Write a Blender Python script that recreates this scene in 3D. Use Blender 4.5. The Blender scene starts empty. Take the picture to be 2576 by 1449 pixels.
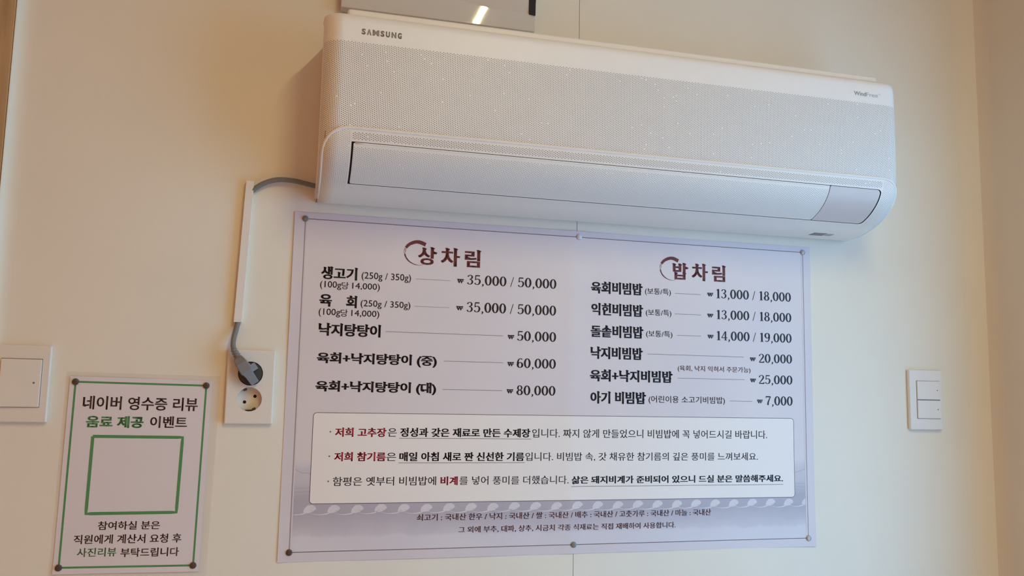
import bpy, bmesh, math, random
import numpy as np
from mathutils import Vector, Matrix

# ---------------------------------------------------------------- units
# Everything is laid out on the wall in millimetres: x to the right, y downwards
# (from the top frame line of the big menu poster), d = distance off the wall.
FLOOR = 1.49
def V(x, y, d=0.0):
    return Vector((x / 1000.0, -d / 1000.0, FLOOR - y / 1000.0))

scene = bpy.context.scene
COL = scene.collection
random.seed(7)

# ---------------------------------------------------------------- camera
cam_data = bpy.data.cameras.new('camera')
cam = bpy.data.objects.new('camera', cam_data)
COL.objects.link(cam)
cam_data.sensor_fit = 'HORIZONTAL'
cam_data.sensor_width = 36.0
cam_data.lens = 2146.49 / 2576 * 36.0
cam_data.clip_start = 0.02
R = [[0.9664010758410266, -0.02018940760935522, -0.2562447042061352],
     [0.04940520996744942, 0.9929121074866084, 0.1080956614974628],
     [0.2522460819148211, -0.11712358697924656, 0.960548790812698]]
def w2b(v):
    return Vector((v[0], v[2], -v[1]))
right, down, fwd = w2b(R[0]), w2b(R[1]), w2b(R[2])
m3 = Matrix((right, -down, -fwd)).transposed()
cam.matrix_world = Matrix.Translation(V(-20.9, 279.4, 1469.3)) @ m3.to_4x4()
scene.camera = cam

# ---------------------------------------------------------------- look, world, lights
scene.view_settings.view_transform = 'Standard'
scene.view_settings.look = 'None'
scene.view_settings.exposure = 0.0
scene.view_settings.gamma = 1.0
scene.view_settings.use_curve_mapping = False

WORLD_COL, WORLD_STR = (0.430, 0.155, 0.035), 1.0
WINDOW_COL, WINDOW_POW = (0.165, 0.575, 1.0), 22.0
LAMP_COL, LAMP_STR = (1.0, 0.88, 0.45), 300.0

world = bpy.data.worlds.new('room_ambience')
scene.world = world
world.use_nodes = True
bg = world.node_tree.nodes['Background']
bg.inputs[0].default_value = (*WORLD_COL, 1)
bg.inputs[1].default_value = WORLD_STR

# daylight coming through the window in the right-hand wall
WIN = (400, 1400, -300, 1300)          # d0, d1, y0, y1 of the opening
ld = bpy.data.lights.new('window_daylight', 'AREA')
ld.shape = 'RECTANGLE'
ld.size = (WIN[1] - WIN[0]) / 1000.0
ld.size_y = (WIN[3] - WIN[2]) / 1000.0
ld.energy = WINDOW_POW
ld.color = WINDOW_COL
lo_ = bpy.data.objects.new('window_daylight', ld)
COL.objects.link(lo_)
lo_.matrix_world = Matrix.Translation(V(1383, (WIN[2] + WIN[3]) / 2, (WIN[0] + WIN[1]) / 2)) @ \
    Matrix(((0, 0, 1, 0), (1, 0, 0, 0), (0, 1, 0, 0), (0, 0, 0, 1)))

# ---------------------------------------------------------------- materials
def mat(name, col, rough=0.5, spec=0.5, metal=0.0, noise=0.0, nscale=40.0, bump=0.0, bscale=300.0, coat=0.0, sub=0.0):
    m = bpy.data.materials.new(name)
    m.use_nodes = True
    nt = m.node_tree
    b = nt.nodes['Principled BSDF']
    b.inputs['Base Color'].default_value = (*col, 1)
    b.inputs['Roughness'].default_value = rough
    b.inputs['Specular IOR Level'].default_value = spec
    b.inputs['Metallic'].default_value = metal
    b.inputs['Coat Weight'].default_value = coat
    b.inputs['Coat Roughness'].default_value = 0.12
    tc = nt.nodes.new('ShaderNodeTexCoord')
    if noise > 0:
        n = nt.nodes.new('ShaderNodeTexNoise')
        n.inputs['Scale'].default_value = nscale
        n.inputs['Detail'].default_value = 4
        nt.links.new(tc.outputs['Object'], n.inputs['Vector'])
        r = nt.nodes.new('ShaderNodeValToRGB')
        r.color_ramp.elements[0].position = 0.3
        r.color_ramp.elements[1].position = 0.7
        r.color_ramp.elements[0].color = (*[c * (1 - noise) for c in col], 1)
        r.color_ramp.elements[1].color = (*[min(1, c * (1 + noise * 0.5)) for c in col], 1)
        nt.links.new(n.outputs['Fac'], r.inputs['Fac'])
        nt.links.new(r.outputs['Color'], b.inputs['Base Color'])
    if bump > 0:
        n2 = nt.nodes.new('ShaderNodeTexNoise')
        n2.inputs['Scale'].default_value = bscale
        n2.inputs['Detail'].default_value = 3
        nt.links.new(tc.outputs['Object'], n2.inputs['Vector'])
        bp = nt.nodes.new('ShaderNodeBump')
        bp.inputs['Strength'].default_value = bump
        bp.inputs['Distance'].default_value = 0.001
        nt.links.new(n2.outputs['Fac'], bp.inputs['Height'])
        nt.links.new(bp.outputs['Normal'], b.inputs['Normal'])
    return m

M = {}
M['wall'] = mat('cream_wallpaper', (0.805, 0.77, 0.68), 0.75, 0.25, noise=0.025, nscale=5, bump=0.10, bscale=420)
M['wall_shaded'] = mat('shade_browned_wallpaper', (0.72, 0.64, 0.54), 0.75, 0.25, noise=0.025, nscale=5, bump=0.10, bscale=420)  # cream paper made browner: the wall's lack of daylight put into its colour
M['ceiling'] = mat('ceiling_paint', (0.82, 0.80, 0.76), 0.8, 0.2, noise=0.02)
M['floor'] = mat('floor_tile', (0.62, 0.56, 0.48), 0.5, 0.4, noise=0.1, nscale=6)
M['ac'] = mat('white_plastic', (0.85, 0.82, 0.79), 0.42, 0.4, noise=0.01)
M['ac_chin'] = mat('white_satin_plastic', (0.81, 0.77, 0.725), 0.42, 0.4, noise=0.01)
M['ac_back'] = mat('grey_mesh_backing', (0.18, 0.17, 0.16), 0.6, 0.2, noise=0.05)
M['ac_dark'] = mat('dark_recess', (0.02, 0.02, 0.02), 0.6, 0.2, noise=0.05)
M['ac_display'] = mat('smooth_grey_plastic', (0.63, 0.555, 0.53), 0.35, 0.4, noise=0.01)
M['ac_seam'] = mat('seam_grey', (0.14, 0.14, 0.14), 0.5, 0.2, noise=0.02)
M['sensor'] = mat('sensor_window_grey', (0.13, 0.13, 0.13), 0.3, 0.5, noise=0.02)
M['sensor_light'] = mat('sensor_window_light_grey', (0.30, 0.31, 0.32), 0.3, 0.5, noise=0.02)
M['logo'] = mat('taupe_print', (0.31, 0.27, 0.24), 0.5, 0.3, noise=0.02)
M['logo2'] = mat('grey_print', (0.25, 0.26, 0.27), 0.5, 0.3, noise=0.02)
M['logo3'] = mat('pale_grey_print', (0.42, 0.44, 0.45), 0.5, 0.3, noise=0.02)
M['gloss_panel'] = mat('glossy_white_panel', (0.64, 0.625, 0.60), 0.035, 0.5, noise=0.01)
M['black'] = mat('black_enamel', (0.003, 0.003, 0.007), 0.6, 0.4, noise=0.02)
M['plate'] = mat('ivory_plastic', (0.78, 0.75, 0.695), 0.35, 0.5, noise=0.01)
M['plate_white'] = mat('glossy_white_plastic', (0.80, 0.80, 0.785), 0.18, 0.5, noise=0.01)
M['gap'] = mat('gap_shadow_grey', (0.22, 0.20, 0.18), 0.7, 0.2, noise=0.02)
M['hole'] = mat('socket_hole_dark', (0.03, 0.022, 0.018), 0.6, 0.2, noise=0.05)
M['clip'] = mat('earth_clip_metal', (0.10, 0.07, 0.05), 0.5, 0.4, metal=0.4, noise=0.05)
M['duct'] = mat('white_trunking_plastic', (0.80, 0.775, 0.74), 0.4, 0.4, noise=0.01)
M['cord'] = mat('grey_cord_rubber', (0.20, 0.20, 0.20), 0.5, 0.4, noise=0.03)
M['plug'] = mat('grey_plug_plastic', (0.215, 0.22, 0.23), 0.45, 0.4, noise=0.03)
M['plug_dark'] = mat('dark_grey_plug_plastic', (0.055, 0.055, 0.06), 0.5, 0.4, noise=0.03)
M['ink'] = mat('black_ink', (0.012, 0.010, 0.014), 0.45, 0.3, noise=0.02)
M['ink_soft'] = mat('soft_black_ink', (0.050, 0.044, 0.048), 0.45, 0.3, noise=0.02)
M['ink_grey'] = mat('grey_ink', (0.16, 0.14, 0.14), 0.45, 0.3, noise=0.02)
M['line'] = mat('brown_line_ink', (0.13, 0.08, 0.09), 0.45, 0.3, noise=0.02)
M['maroon'] = mat('maroon_ink', (0.15, 0.033, 0.037), 0.45, 0.3, noise=0.05)
M['red'] = mat('red_ink', (0.46, 0.022, 0.045), 0.45, 0.3, noise=0.03)
M['foot_ink'] = mat('brown_ink', (0.15, 0.06, 0.075), 0.45, 0.3, noise=0.02)
M['brown'] = mat('dark_brown_ink', (0.085, 0.050, 0.050), 0.45, 0.3, noise=0.02)
M['green'] = mat('green_ink', (0.095, 0.29, 0.115), 0.45, 0.3, noise=0.03)
M['paper_box'] = mat('white_printed_box', (0.86, 0.805, 0.77), 0.42, 0.35, noise=0.012, nscale=6)
M['paper'] = mat('lilac_white_paper', (0.74, 0.70, 0.735), 0.5, 0.3, noise=0.015, nscale=8)
M['tile_white'] = mat('pale_tile_print', (0.70, 0.665, 0.70), 0.45, 0.3, noise=0.03, nscale=60)
M['tile_line'] = mat('lilac_line_print', (0.47, 0.43, 0.48), 0.45, 0.3, noise=0.05, nscale=60)
M['alu'] = mat('lamp_housing', (0.7, 0.7, 0.7), 0.4, 0.5, noise=0.02)
M['frame_white'] = mat('window_frame_white', (0.8, 0.8, 0.8), 0.4, 0.4, noise=0.01)

def tack_mat(name, col, metal):
    return mat(name, col, 0.35, 0.5, metal=metal, noise=0.25, nscale=350)
M['tack_grey'] = tack_mat('dull_grey_tack', (0.23, 0.22, 0.19), 0.1)
M['tack_white'] = tack_mat('white_tack', (0.72, 0.72, 0.70), 0.0)
M['tack_silver'] = tack_mat('silver_tack', (0.48, 0.44, 0.41), 0.2)
M['tack_brown'] = tack_mat('brown_tack', (0.10, 0.062, 0.048), 0.1)

def wood_material():
    m = bpy.data.materials.new('knotty_pine')
    m.use_nodes = True
    nt = m.node_tree; b = nt.nodes['Principled BSDF']
    tc = nt.nodes.new('ShaderNodeTexCoord')
    mp = nt.nodes.new('ShaderNodeMapping'); mp.inputs['Scale'].default_value = (30, 30, 2.0)
    nt.links.new(tc.outputs['Object'], mp.inputs['Vector'])
    n = nt.nodes.new('ShaderNodeTexNoise'); n.inputs['Scale'].default_value = 2.2; n.inputs['Detail'].default_value = 5
    nt.links.new(mp.outputs['Vector'], n.inputs['Vector'])
    r = nt.nodes.new('ShaderNodeValToRGB')
    r.color_ramp.elements[0].position = 0.3; r.color_ramp.elements[1].position = 0.75
    r.color_ramp.elements[0].color = (0.36, 0.235, 0.12, 1); r.color_ramp.elements[1].color = (0.54, 0.37, 0.20, 1)
    nt.links.new(n.outputs['Fac'], r.inputs['Fac'])
    mp2 = nt.nodes.new('ShaderNodeMapping'); mp2.inputs['Scale'].default_value = (22, 22, 9)
    mp2.inputs['Location'].default_value = (0.35, 0, 0.2)
    nt.links.new(tc.outputs['Object'], mp2.inputs['Vector'])
    v = nt.nodes.new('ShaderNodeTexVoronoi'); v.inputs['Scale'].default_value = 1.0
    nt.links.new(mp2.outputs['Vector'], v.inputs['Vector'])
    r2 = nt.nodes.new('ShaderNodeValToRGB')
    r2.color_ramp.elements[0].position = 0.06; r2.color_ramp.elements[1].position = 0.22
    r2.color_ramp.elements[0].color = (0.22, 0.13, 0.07, 1); r2.color_ramp.elements[1].color = (1, 1, 1, 1)
    nt.links.new(v.outputs['Distance'], r2.inputs['Fac'])
    mx = nt.nodes.new('ShaderNodeMix'); mx.data_type = 'RGBA'; mx.blend_type = 'MULTIPLY'
    mx.inputs['Factor'].default_value = 1.0
    nt.links.new(r.outputs['Color'], mx.inputs[6]); nt.links.new(r2.outputs['Color'], mx.inputs[7])
    nt.links.new(mx.outputs[2], b.inputs['Base Color'])
    b.inputs['Roughness'].default_value = 0.5
    return m
M['wood'] = wood_material()

def poster_material():
    """Printed background of the poster: pale lilac, a misty ridge of old roofs near the bottom."""
    m = bpy.data.materials.new('poster_print')
    m.use_nodes = True
    nt = m.node_tree; b = nt.nodes['Principled BSDF']; L = nt.links.new; N = nt.nodes.new
    tc = N('ShaderNodeTexCoord')
    sep = N('ShaderNodeSeparateXYZ'); L(tc.outputs['Object'], sep.inputs[0])
    # height (metres) below the top frame line
    yy = N('ShaderNodeMath'); yy.operation = 'SUBTRACT'; yy.inputs[0].default_value = FLOOR
    L(sep.outputs['Z'], yy.inputs[1])
    nz = N('ShaderNodeTexNoise'); nz.inputs['Scale'].default_value = 26; nz.inputs['Detail'].default_value = 6
    nz.inputs['Roughness'].default_value = 0.6
    L(tc.outputs['Object'], nz.inputs['Vector'])
    nm = N('ShaderNodeMath'); nm.operation = 'MULTIPLY_ADD'
    L(nz.outputs['Fac'], nm.inputs[0]); nm.inputs[1].default_value = 0.022; nm.inputs[2].default_value = -0.011
    ya = N('ShaderNodeMath'); ya.operation = 'ADD'; L(yy.outputs[0], ya.inputs[0]); L(nm.outputs[0], ya.inputs[1])
    mr = N('ShaderNodeMapRange'); mr.inputs['From Min'].default_value = 0.38; mr.inputs['From Max'].default_value = 0.56
    L(ya.outputs[0], mr.inputs['Value'])
    r = N('ShaderNodeValToRGB'); cr = r.color_ramp
    base = (0.745, 0.685, 0.70, 1)
    stops = [(0.0, base), (0.12, base), (0.20, (0.62, 0.585, 0.63, 1)), (0.33, (0.60, 0.565, 0.61, 1)), (0.50, (0.47, 0.44, 0.50, 1)),
             (0.60, (0.47, 0.44, 0.50, 1)), (0.72, (0.55, 0.515, 0.57, 1)), (0.80, (0.62, 0.585, 0.64, 1)), (0.83, (0.70, 0.665, 0.71, 1)), (1.0, (0.72, 0.69, 0.74, 1))]
    cr.elements[0].position = stops[0][0]; cr.elements[0].color = stops[0][1]
    cr.elements[1].position = stops[-1][0]; cr.elements[1].color = stops[-1][1]
    for p, c in stops[1:-1]:
        e = cr.elements.new(p); e.color = c
    L(mr.outputs[0], r.inputs['Fac'])
    # outside the frame line the sheet is a plain lilac margin
    def rng(val, lo, hi):
        a = N('ShaderNodeMath'); a.operation = 'GREATER_THAN'; L(val, a.inputs[0]); a.inputs[1].default_value = lo
        c = N('ShaderNodeMath'); c.operation = 'LESS_THAN'; L(val, c.inputs[0]); c.inputs[1].default_value = hi
        d = N('ShaderNodeMath'); d.operation = 'MULTIPLY'; L(a.outputs[0], d.inputs[0]); L(c.outputs[0], d.inputs[1])
        return d
    ix = rng(sep.outputs['X'], 0.003, 0.955); iy = rng(yy.outputs[0], 0.0, 0.5506)
    ii = N('ShaderNodeMath'); ii.operation = 'MULTIPLY'; L(ix.outputs[0], ii.inputs[0]); L(iy.outputs[0], ii.inputs[1])
    mx = N('ShaderNodeMix'); mx.data_type = 'RGBA'
    L(ii.outputs[0], mx.inputs[0]); mx.inputs[6].default_value = (0.705, 0.655, 0.69, 1); L(r.outputs['Color'], mx.inputs[7])
    n3 = N('ShaderNodeTexNoise'); n3.inputs['Scale'].default_value = 5; n3.inputs['Detail'].default_value = 3
    L(tc.outputs['Object'], n3.inputs['Vector'])
    r3 = N('ShaderNodeValToRGB'); r3.color_ramp.elements[0].color = (0.95, 0.95, 0.965, 1); r3.color_ramp.elements[1].color = (1, 0.995, 0.99, 1)
    r3.color_ramp.elements[0].position = 0.35; r3.color_ramp.elements[1].position = 0.65
    L(n3.outputs['Fac'], r3.inputs['Fac'])
    m2 = N('ShaderNodeMix'); m2.data_type = 'RGBA'; m2.blend_type = 'MULTIPLY'; m2.inputs['Factor'].default_value = 1
    L(mx.outputs[2], m2.inputs[6]); L(r3.outputs['Color'], m2.inputs[7])
    L(m2.outputs[2], b.inputs['Base Color'])
    b.inputs['Roughness'].default_value = 0.42
    b.inputs['Specular IOR Level'].default_value = 0.35
    return m
M['poster'] = poster_material()

def film_material():
    m = bpy.data.materials.new('clear_laminate_film')
    m.use_nodes = True
    nt = m.node_tree; b = nt.nodes['Principled BSDF']
    b.inputs['Base Color'].default_value = (0.80, 0.74, 0.70, 1)
    b.inputs['Alpha'].default_value = 0.11
    b.inputs['Roughness'].default_value = 0.25
    return m
M['film'] = film_material()
def glass_material():
    m = bpy.data.materials.new('window_glass')
    m.use_nodes = True
    b = m.node_tree.nodes['Principled BSDF']
    b.inputs['Base Color'].default_value = (0.95, 0.98, 1, 1)
    b.inputs['Alpha'].default_value = 0.06
    b.inputs['Roughness'].default_value = 0.03
    return m
M['glass'] = glass_material()
def emit_material(col, s):
    m = bpy.data.materials.new('lamp_diffuser_glow')
    m.use_nodes = True
    nt = m.node_tree; b = nt.nodes['Principled BSDF']
    b.inputs['Base Color'].default_value = (0.9, 0.85, 0.8, 1)
    b.inputs['Emission Color'].default_value = (*col, 1)
    b.inputs['Emission Strength'].default_value = s
    return m
M['lamp'] = emit_material(LAMP_COL, LAMP_STR)

# ---------------------------------------------------------------- object helpers
def link(name, me, material, parent=None, smooth=False):
    o = bpy.data.objects.new(name, me)
    COL.objects.link(o)
    if material is not None:
        me.materials.append(material)
    if smooth:
        me.polygons.foreach_set('use_smooth', [True] * len(me.polygons))
    if parent is not None:
        o.parent = parent
    return o
def tag(o, label=None, category=None, group=None, kind=None):
    if label: o['label'] = label
    if category: o['category'] = category
    if group: o['group'] = group
    if kind: o['kind'] = kind
    return o
def empty(name, at):
    o = bpy.data.objects.new(name, None)
    COL.objects.link(o)
    o.empty_display_size = 0.02
    o.location = at
    return o
def child(o, root):
    """parent without moving (root is an unrotated Empty)."""
    o.parent = root
    o.matrix_parent_inverse = Matrix.Translation(-root.location)
    return o
def mesh(name, verts, faces):
    me = bpy.data.meshes.new(name)
    me.from_pydata([tuple(v) for v in verts], [], faces)
    me.update()
    return me
def box_bm(x0, x1, y0, y1, d0, d1, bev=0.0, seg=2, only=None):
    bm = bmesh.new()
    vs = [bm.verts.new(V(x, y, d)) for x in (x0, x1) for y in (y0, y1) for d in (d0, d1)]
    for f in ((0, 1, 3, 2), (4, 6, 7, 5), (0, 4, 5, 1), (2, 3, 7, 6), (0, 2, 6, 4), (1, 5, 7, 3)):
        bm.faces.new([vs[i] for i in f])
    bmesh.ops.recalc_face_normals(bm, faces=bm.faces)
    if bev > 0:
        es = list(bm.edges)
        bmesh.ops.bevel(bm, geom=es, offset=bev / 1000.0, segments=seg, profile=0.5, affect='EDGES', clamp_overlap=True)
    return bm
def bm_obj(name, bm, material, parent=None, smooth=False):
    me = bpy.data.meshes.new(name)
    bm.to_mesh(me); bm.free()
    o = link(name, me, material, None, smooth)
    if smooth:
        weighted_normals(me)
    if parent is not None:
        child(o, parent)
    return o
def smooth_by_angle(me, deg):
    bm = bmesh.new(); bm.from_mesh(me)
    for e in bm.edges:
        e.smooth = not (len(e.link_faces) == 2 and e.calc_face_angle(0) > math.radians(deg))
    for f in bm.faces: f.smooth = True
    bm.to_mesh(me); bm.free()
def weighted_normals(me):
    """smooth shading in which the large flat faces keep their own direction"""
    acc = [Vector((0, 0, 0)) for _ in me.vertices]
    for p in me.polygons:
        p.use_smooth = True
        w = p.normal * (p.area ** 1.5)
        for v in p.vertices: acc[v] += w
    me.normals_split_custom_set_from_vertices([a.normalized() for a in acc])
def catmull(pts, n=8):
    pts = [Vector(p) for p in pts]
    P = [2 * pts[0] - pts[1]] + pts + [2 * pts[-1] - pts[-2]]
    out = []
    for i in range(1, len(P) - 2):
        for k in range(n):
            t = k / n
            a, b, c, d = P[i - 1], P[i], P[i + 1], P[i + 2]
            out.append(0.5 * ((2 * b) + (c - a) * t + (2 * a - 5 * b + 4 * c - d) * t * t + (3 * b - a - 3 * c + d) * t ** 3))
    out.append(P[-2])
    return out
def tube_mesh(name, pts, rad, n=12, caps=True):
    """pts in metres; rad float or list (metres)."""
    rad = rad if isinstance(rad, (list, tuple)) else [rad] * len(pts)
    vs, fs = [], []
    tan = [(pts[min(i + 1, len(pts) - 1)] - pts[max(i - 1, 0)]).normalized() for i in range(len(pts))]
    ref = Vector((0, 1, 0)) if abs(tan[0].y) < 0.9 else Vector((1, 0, 0))
    u = (ref - tan[0] * ref.dot(tan[0])).normalized()
    for i, p in enumerate(pts):
        u = (u - tan[i] * u.dot(tan[i])).normalized()
        w = tan[i].cross(u)
        for k in range(n):
            a = 2 * math.pi * k / n
            vs.append(p + (u * math.cos(a) + w * math.sin(a)) * rad[i])
    for i in range(len(pts) - 1):
        for k in range(n):
            a, b = i * n + k, i * n + (k + 1) % n
            fs.append((a, b, b + n, a + n))
    if caps:
        fs.append(tuple(range(n))[::-1]); fs.append(tuple(range((len(pts) - 1) * n, len(pts) * n)))
    return mesh(name, vs, fs)
def boolean(o, cutters):
    for c in cutters:
        md = o.modifiers.new('cut', 'BOOLEAN'); md.operation = 'DIFFERENCE'; md.solver = 'EXACT'; md.object = c
    dg = bpy.context.evaluated_depsgraph_get(); dg.update()
    me = bpy.data.meshes.new_from_object(o.evaluated_get(dg))
    o.modifiers.clear(); o.data = me
    for c in cutters:
        cm = c.data
        bpy.data.objects.remove(c); bpy.data.meshes.remove(cm)
    return o
def cyl_bm(x, y, r, d0, d1, n=48, r1=None):
    bm = bmesh.new()
    r1 = r if r1 is None else r1
    a = [bm.verts.new(V(x + r * math.cos(2 * math.pi * k / n), y + r * math.sin(2 * math.pi * k / n), d0)) for k in range(n)]
    b = [bm.verts.new(V(x + r1 * math.cos(2 * math.pi * k / n), y + r1 * math.sin(2 * math.pi * k / n), d1)) for k in range(n)]
    for k in range(n):
        bm.faces.new((a[k], a[(k + 1) % n], b[(k + 1) % n], b[k]))
    bm.faces.new(a[::-1]); bm.faces.new(b)
    bmesh.ops.recalc_face_normals(bm, faces=bm.faces)
    return bm

# ================================================================ THE SETTING
YT, YB = -1000.0, 1490.0            # ceiling and floor heights
XR = 1385.0                         # right-hand wall plane
SEAM = 486.6
def wall_strip(name, x0, x1, parent=None):
    o = bm_obj(name, box_bm(x0, x1, YT, YB, -12, 0), M['wall'], parent)
    return o
wb = tag(empty('wall_back', V(474, 0, 0)), kind='structure')
wall_strip('wallpaper_sheet', -438, SEAM - 0.45, wb)
wall_strip('wallpaper_sheet', SEAM + 0.45, XR - 48, wb)
bm_obj('wall_core', box_bm(-700, XR + 60, YT, YB, -80, -12.2), M['wall'], wb)

def extrude_profile(name, pts, material, y0=YT, y1=YB, smooth=True):
    vs = [V(x, y0, d) for x, d in pts] + [V(x, y1, d) for x, d in pts]
    n = len(pts)
    fs = [(i, i + 1, n + i + 1, n + i) for i in range(n - 1)]
    me = mesh(name, vs, fs)
    o = link(name, me, material, None, smooth)
    if smooth: smooth_by_angle(me, 50)
    return o
# right wall: a soft concave corner, then the wall with its window opening
fr = 48.0
prof_r = [(XR - fr + fr * math.sin(a), fr - fr * math.cos(a)) for a in [math.pi / 2 * k / 10 for k in range(11)]]
wr = tag(empty('wall_right', V(XR, 0, 1200)), kind='structure')
child(extrude_profile('corner_fillet', prof_r[:7], M['wall']), wr)
child(extrude_profile('corner_fillet', prof_r[6:], M['wall_shaded']), wr)  # painted shade starts partway round the corner
d0, d1, y0, y1 = WIN
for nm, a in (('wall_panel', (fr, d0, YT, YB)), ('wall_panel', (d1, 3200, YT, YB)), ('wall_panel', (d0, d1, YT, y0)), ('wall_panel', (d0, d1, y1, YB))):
    bm_obj(nm, box_bm(XR, XR + 90, a[2], a[3], a[0], a[1]), M['wall_shaded'], wr)
wn = tag(empty('window_1', V(XR + 45, y1, (d0 + d1) / 2)), kind='structure')
for a in ((d0, d0 + 40, y0, y1), (d1 - 40, d1, y0, y1), (d0, d1, y0, y0 + 40), (d0, d1, y1 - 40, y1), ((d0 + d1) / 2 - 25, (d0 + d1) / 2 + 25, y0, y1)):
    bm_obj('window_frame', box_bm(XR + 30, XR + 70, a[2], a[3], a[0], a[1], 3), M['frame_white'], wn)
for a, b in ((d0 + 40, (d0 + d1) / 2 - 25), ((d0 + d1) / 2 + 25, d1 - 40)):
    bm_obj('window_pane', box_bm(XR + 48, XR + 52, y0 + 40, y1 - 40, a, b), M['glass'], wn)
# left end of the wall: plaster curves out to an edge, then a knotty pine board
pl = [(-438, 0.0), (-441, 0.1), (-445, 0.5), (-449, 1.3), (-452.5, 2.5), (-455.5, 4.2), (-458, 6.6), (-459.6, 9.4), (-460.4, 11.2), (-461.2, 12), (-462.0, 12), (-462.6, 11), (-462.8, 4), (-462.8, -12)]
t1_ = extrude_profile('trim_1', pl, M['wall']); tag(t1_, kind='structure')
t2_ = bm_obj('trim_2', box_bm(-600, -463.1, YT, YB, -10, 12, 1.5), M['wood']); tag(t2_, kind='structure')
tag(bm_obj('ceiling', box_bm(-1800, XR + 90, YT - 60, YT, -80, 3200), M['ceiling']), kind='structure')
tag(bm_obj('floor', box_bm(-1800, XR + 90, YB, YB + 60, -80, 3200), M['floor']), kind='structure')
tag(bm_obj('baseboard_back', box_bm(-450, XR, YB - 80, YB, 0, 10, 2), M['wood']), kind='structure')

# warm linear ceiling lamp, its reflection shows in the glossy panel above the air conditioner
lamp = tag(empty('ceiling_lamp', V(572, YT, 2000)), 'slim warm white linear lamp fixed under the ceiling', 'lamp')
bm_obj('housing', box_bm(543, 573, YT, YT + 26, 1205, 2680, 3), M['alu'], lamp)
bm_obj('diffuser', box_bm(551, 565, YT + 25, YT + 26.6, 1213, 2672, 0.4), M['lamp'], lamp)

# ================================================================ AIR CONDITIONER
X0, X1, RC, DM = 12.0, 1062.0, 30.0, 167.5
ctrl = [(0, -302), (60, -303), (120, -304), (146, -304), (155, -303), (161, -299.5), (164.6, -294), (166.2, -286), (167.0, -260), (167.5, -220), (167.5, -180), (167.3, -140),
        (166.6, -118), (163.6, -99), (156.5, -82), (144, -67.5), (126, -54.5), (102, -44), (72, -35.5), (40, -31), (0, -29)]
pp = catmull([(a, b, 0) for a, b in ctrl], 10)
PD = np.array([p.x for p in pp]); PY = np.array([p.y for p in pp])
PS = np.concatenate([[0], np.cumsum(np.hypot(np.diff(PD), np.diff(PY)))])
TD = np.gradient(PD, PS); TY = np.gradient(PY, PS)
SEND = PS[-1]
def s_at_y(y):      # only below the top edge, where y grows with s
    i = np.argmax(PY > -303.5) if False else int(np.argmin(PY))
    return float(np.interp(y, PY[i:], PS[i:]))
def s_at_d(d):      # on the underside, where d falls with s
    i = int(np.argmax(PD))
    return float(np.interp(-d, -PD[i:], PS[i:]))
def surf(t, s, off=0.0):
    """(t, s) on the housing skin -> x, y, d plus normal; t wraps round the vertical end corners."""
    t = np.asarray(t, float); s = np.asarray(s, float)
    d = np.interp(s, PS, PD); y = np.interp(s, PS, PY)
    nd = -np.interp(s, PS, TY) * -1; ny = -np.interp(s, PS, TD)
    # profile normal points away from the inside: (dd, dy) rotated
    ul = np.maximum(X0 + RC - t, 0); ur = np.maximum(t - (X1 - RC), 0)
    u = np.maximum(ul, ur); sg = np.where(ul > 0, -1.0, np.where(ur > 0, 1.0, 0.0))
    q = RC * math.pi / 2
    th = np.minimum(u, q) / RC
    ins = RC * (1 - np.cos(th)) + np.maximum(u - q, 0)
    x = np.where(sg == 0, t, np.where(sg < 0, X0 + RC - RC * np.sin(th), X1 - RC + RC * np.sin(th)))
    k = 1 - ins / DM
    c = np.cos(th)
    nx = sg * np.sin(th)
    N = np.stack([nx, nd * c, ny * c], -1)
    N[..., 2] = np.where(c < 0.02, 0, N[..., 2])
    N /= np.linalg.norm(N, axis=-1, keepdims=True) + 1e-9
    dd = d * k + off * N[..., 1]; xx = x + off * N[..., 0]; yy = y + off * N[..., 2]
    return xx, yy, dd, N
def quads_mesh(name, tt, ss, quads, off):
    xx, yy, dd, N = surf(tt, ss, off)
    co = np.stack([xx / 1000, -dd / 1000, FLOOR - yy / 1000], -1).astype(np.float32)
    nn = np.stack([N[:, 0], -N[:, 1], -N[:, 2]], -1)
    me = bpy.data.meshes.new(name)
    nq = len(quads)
    me.vertices.add(len(co)); me.vertices.foreach_set('co', co.ravel())
    me.loops.add(nq * 4); me.loops.foreach_set('vertex_index', np.asarray(quads, np.int32).ravel())
    me.polygons.add(nq); me.polygons.foreach_set('loop_start', np.arange(0, nq * 4, 4, dtype=np.int32))
    me.polygons.foreach_set('use_smooth', np.ones(nq, bool))
    me.update(calc_edges=True); me.validate()
    me.normals_split_custom_set_from_vertices(nn.tolist())
    return me
CW, PH = 2.8, 3.15
A8 = [(-1, -1), (0, -1), (1, -1), (1, 0), (1, 1), (0, 1), (-1, 1), (-1, 0)]
C8 = []
for a, b in A8:
    l = math.hypot(a, b); C8.append((a / l, b / l))
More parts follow.
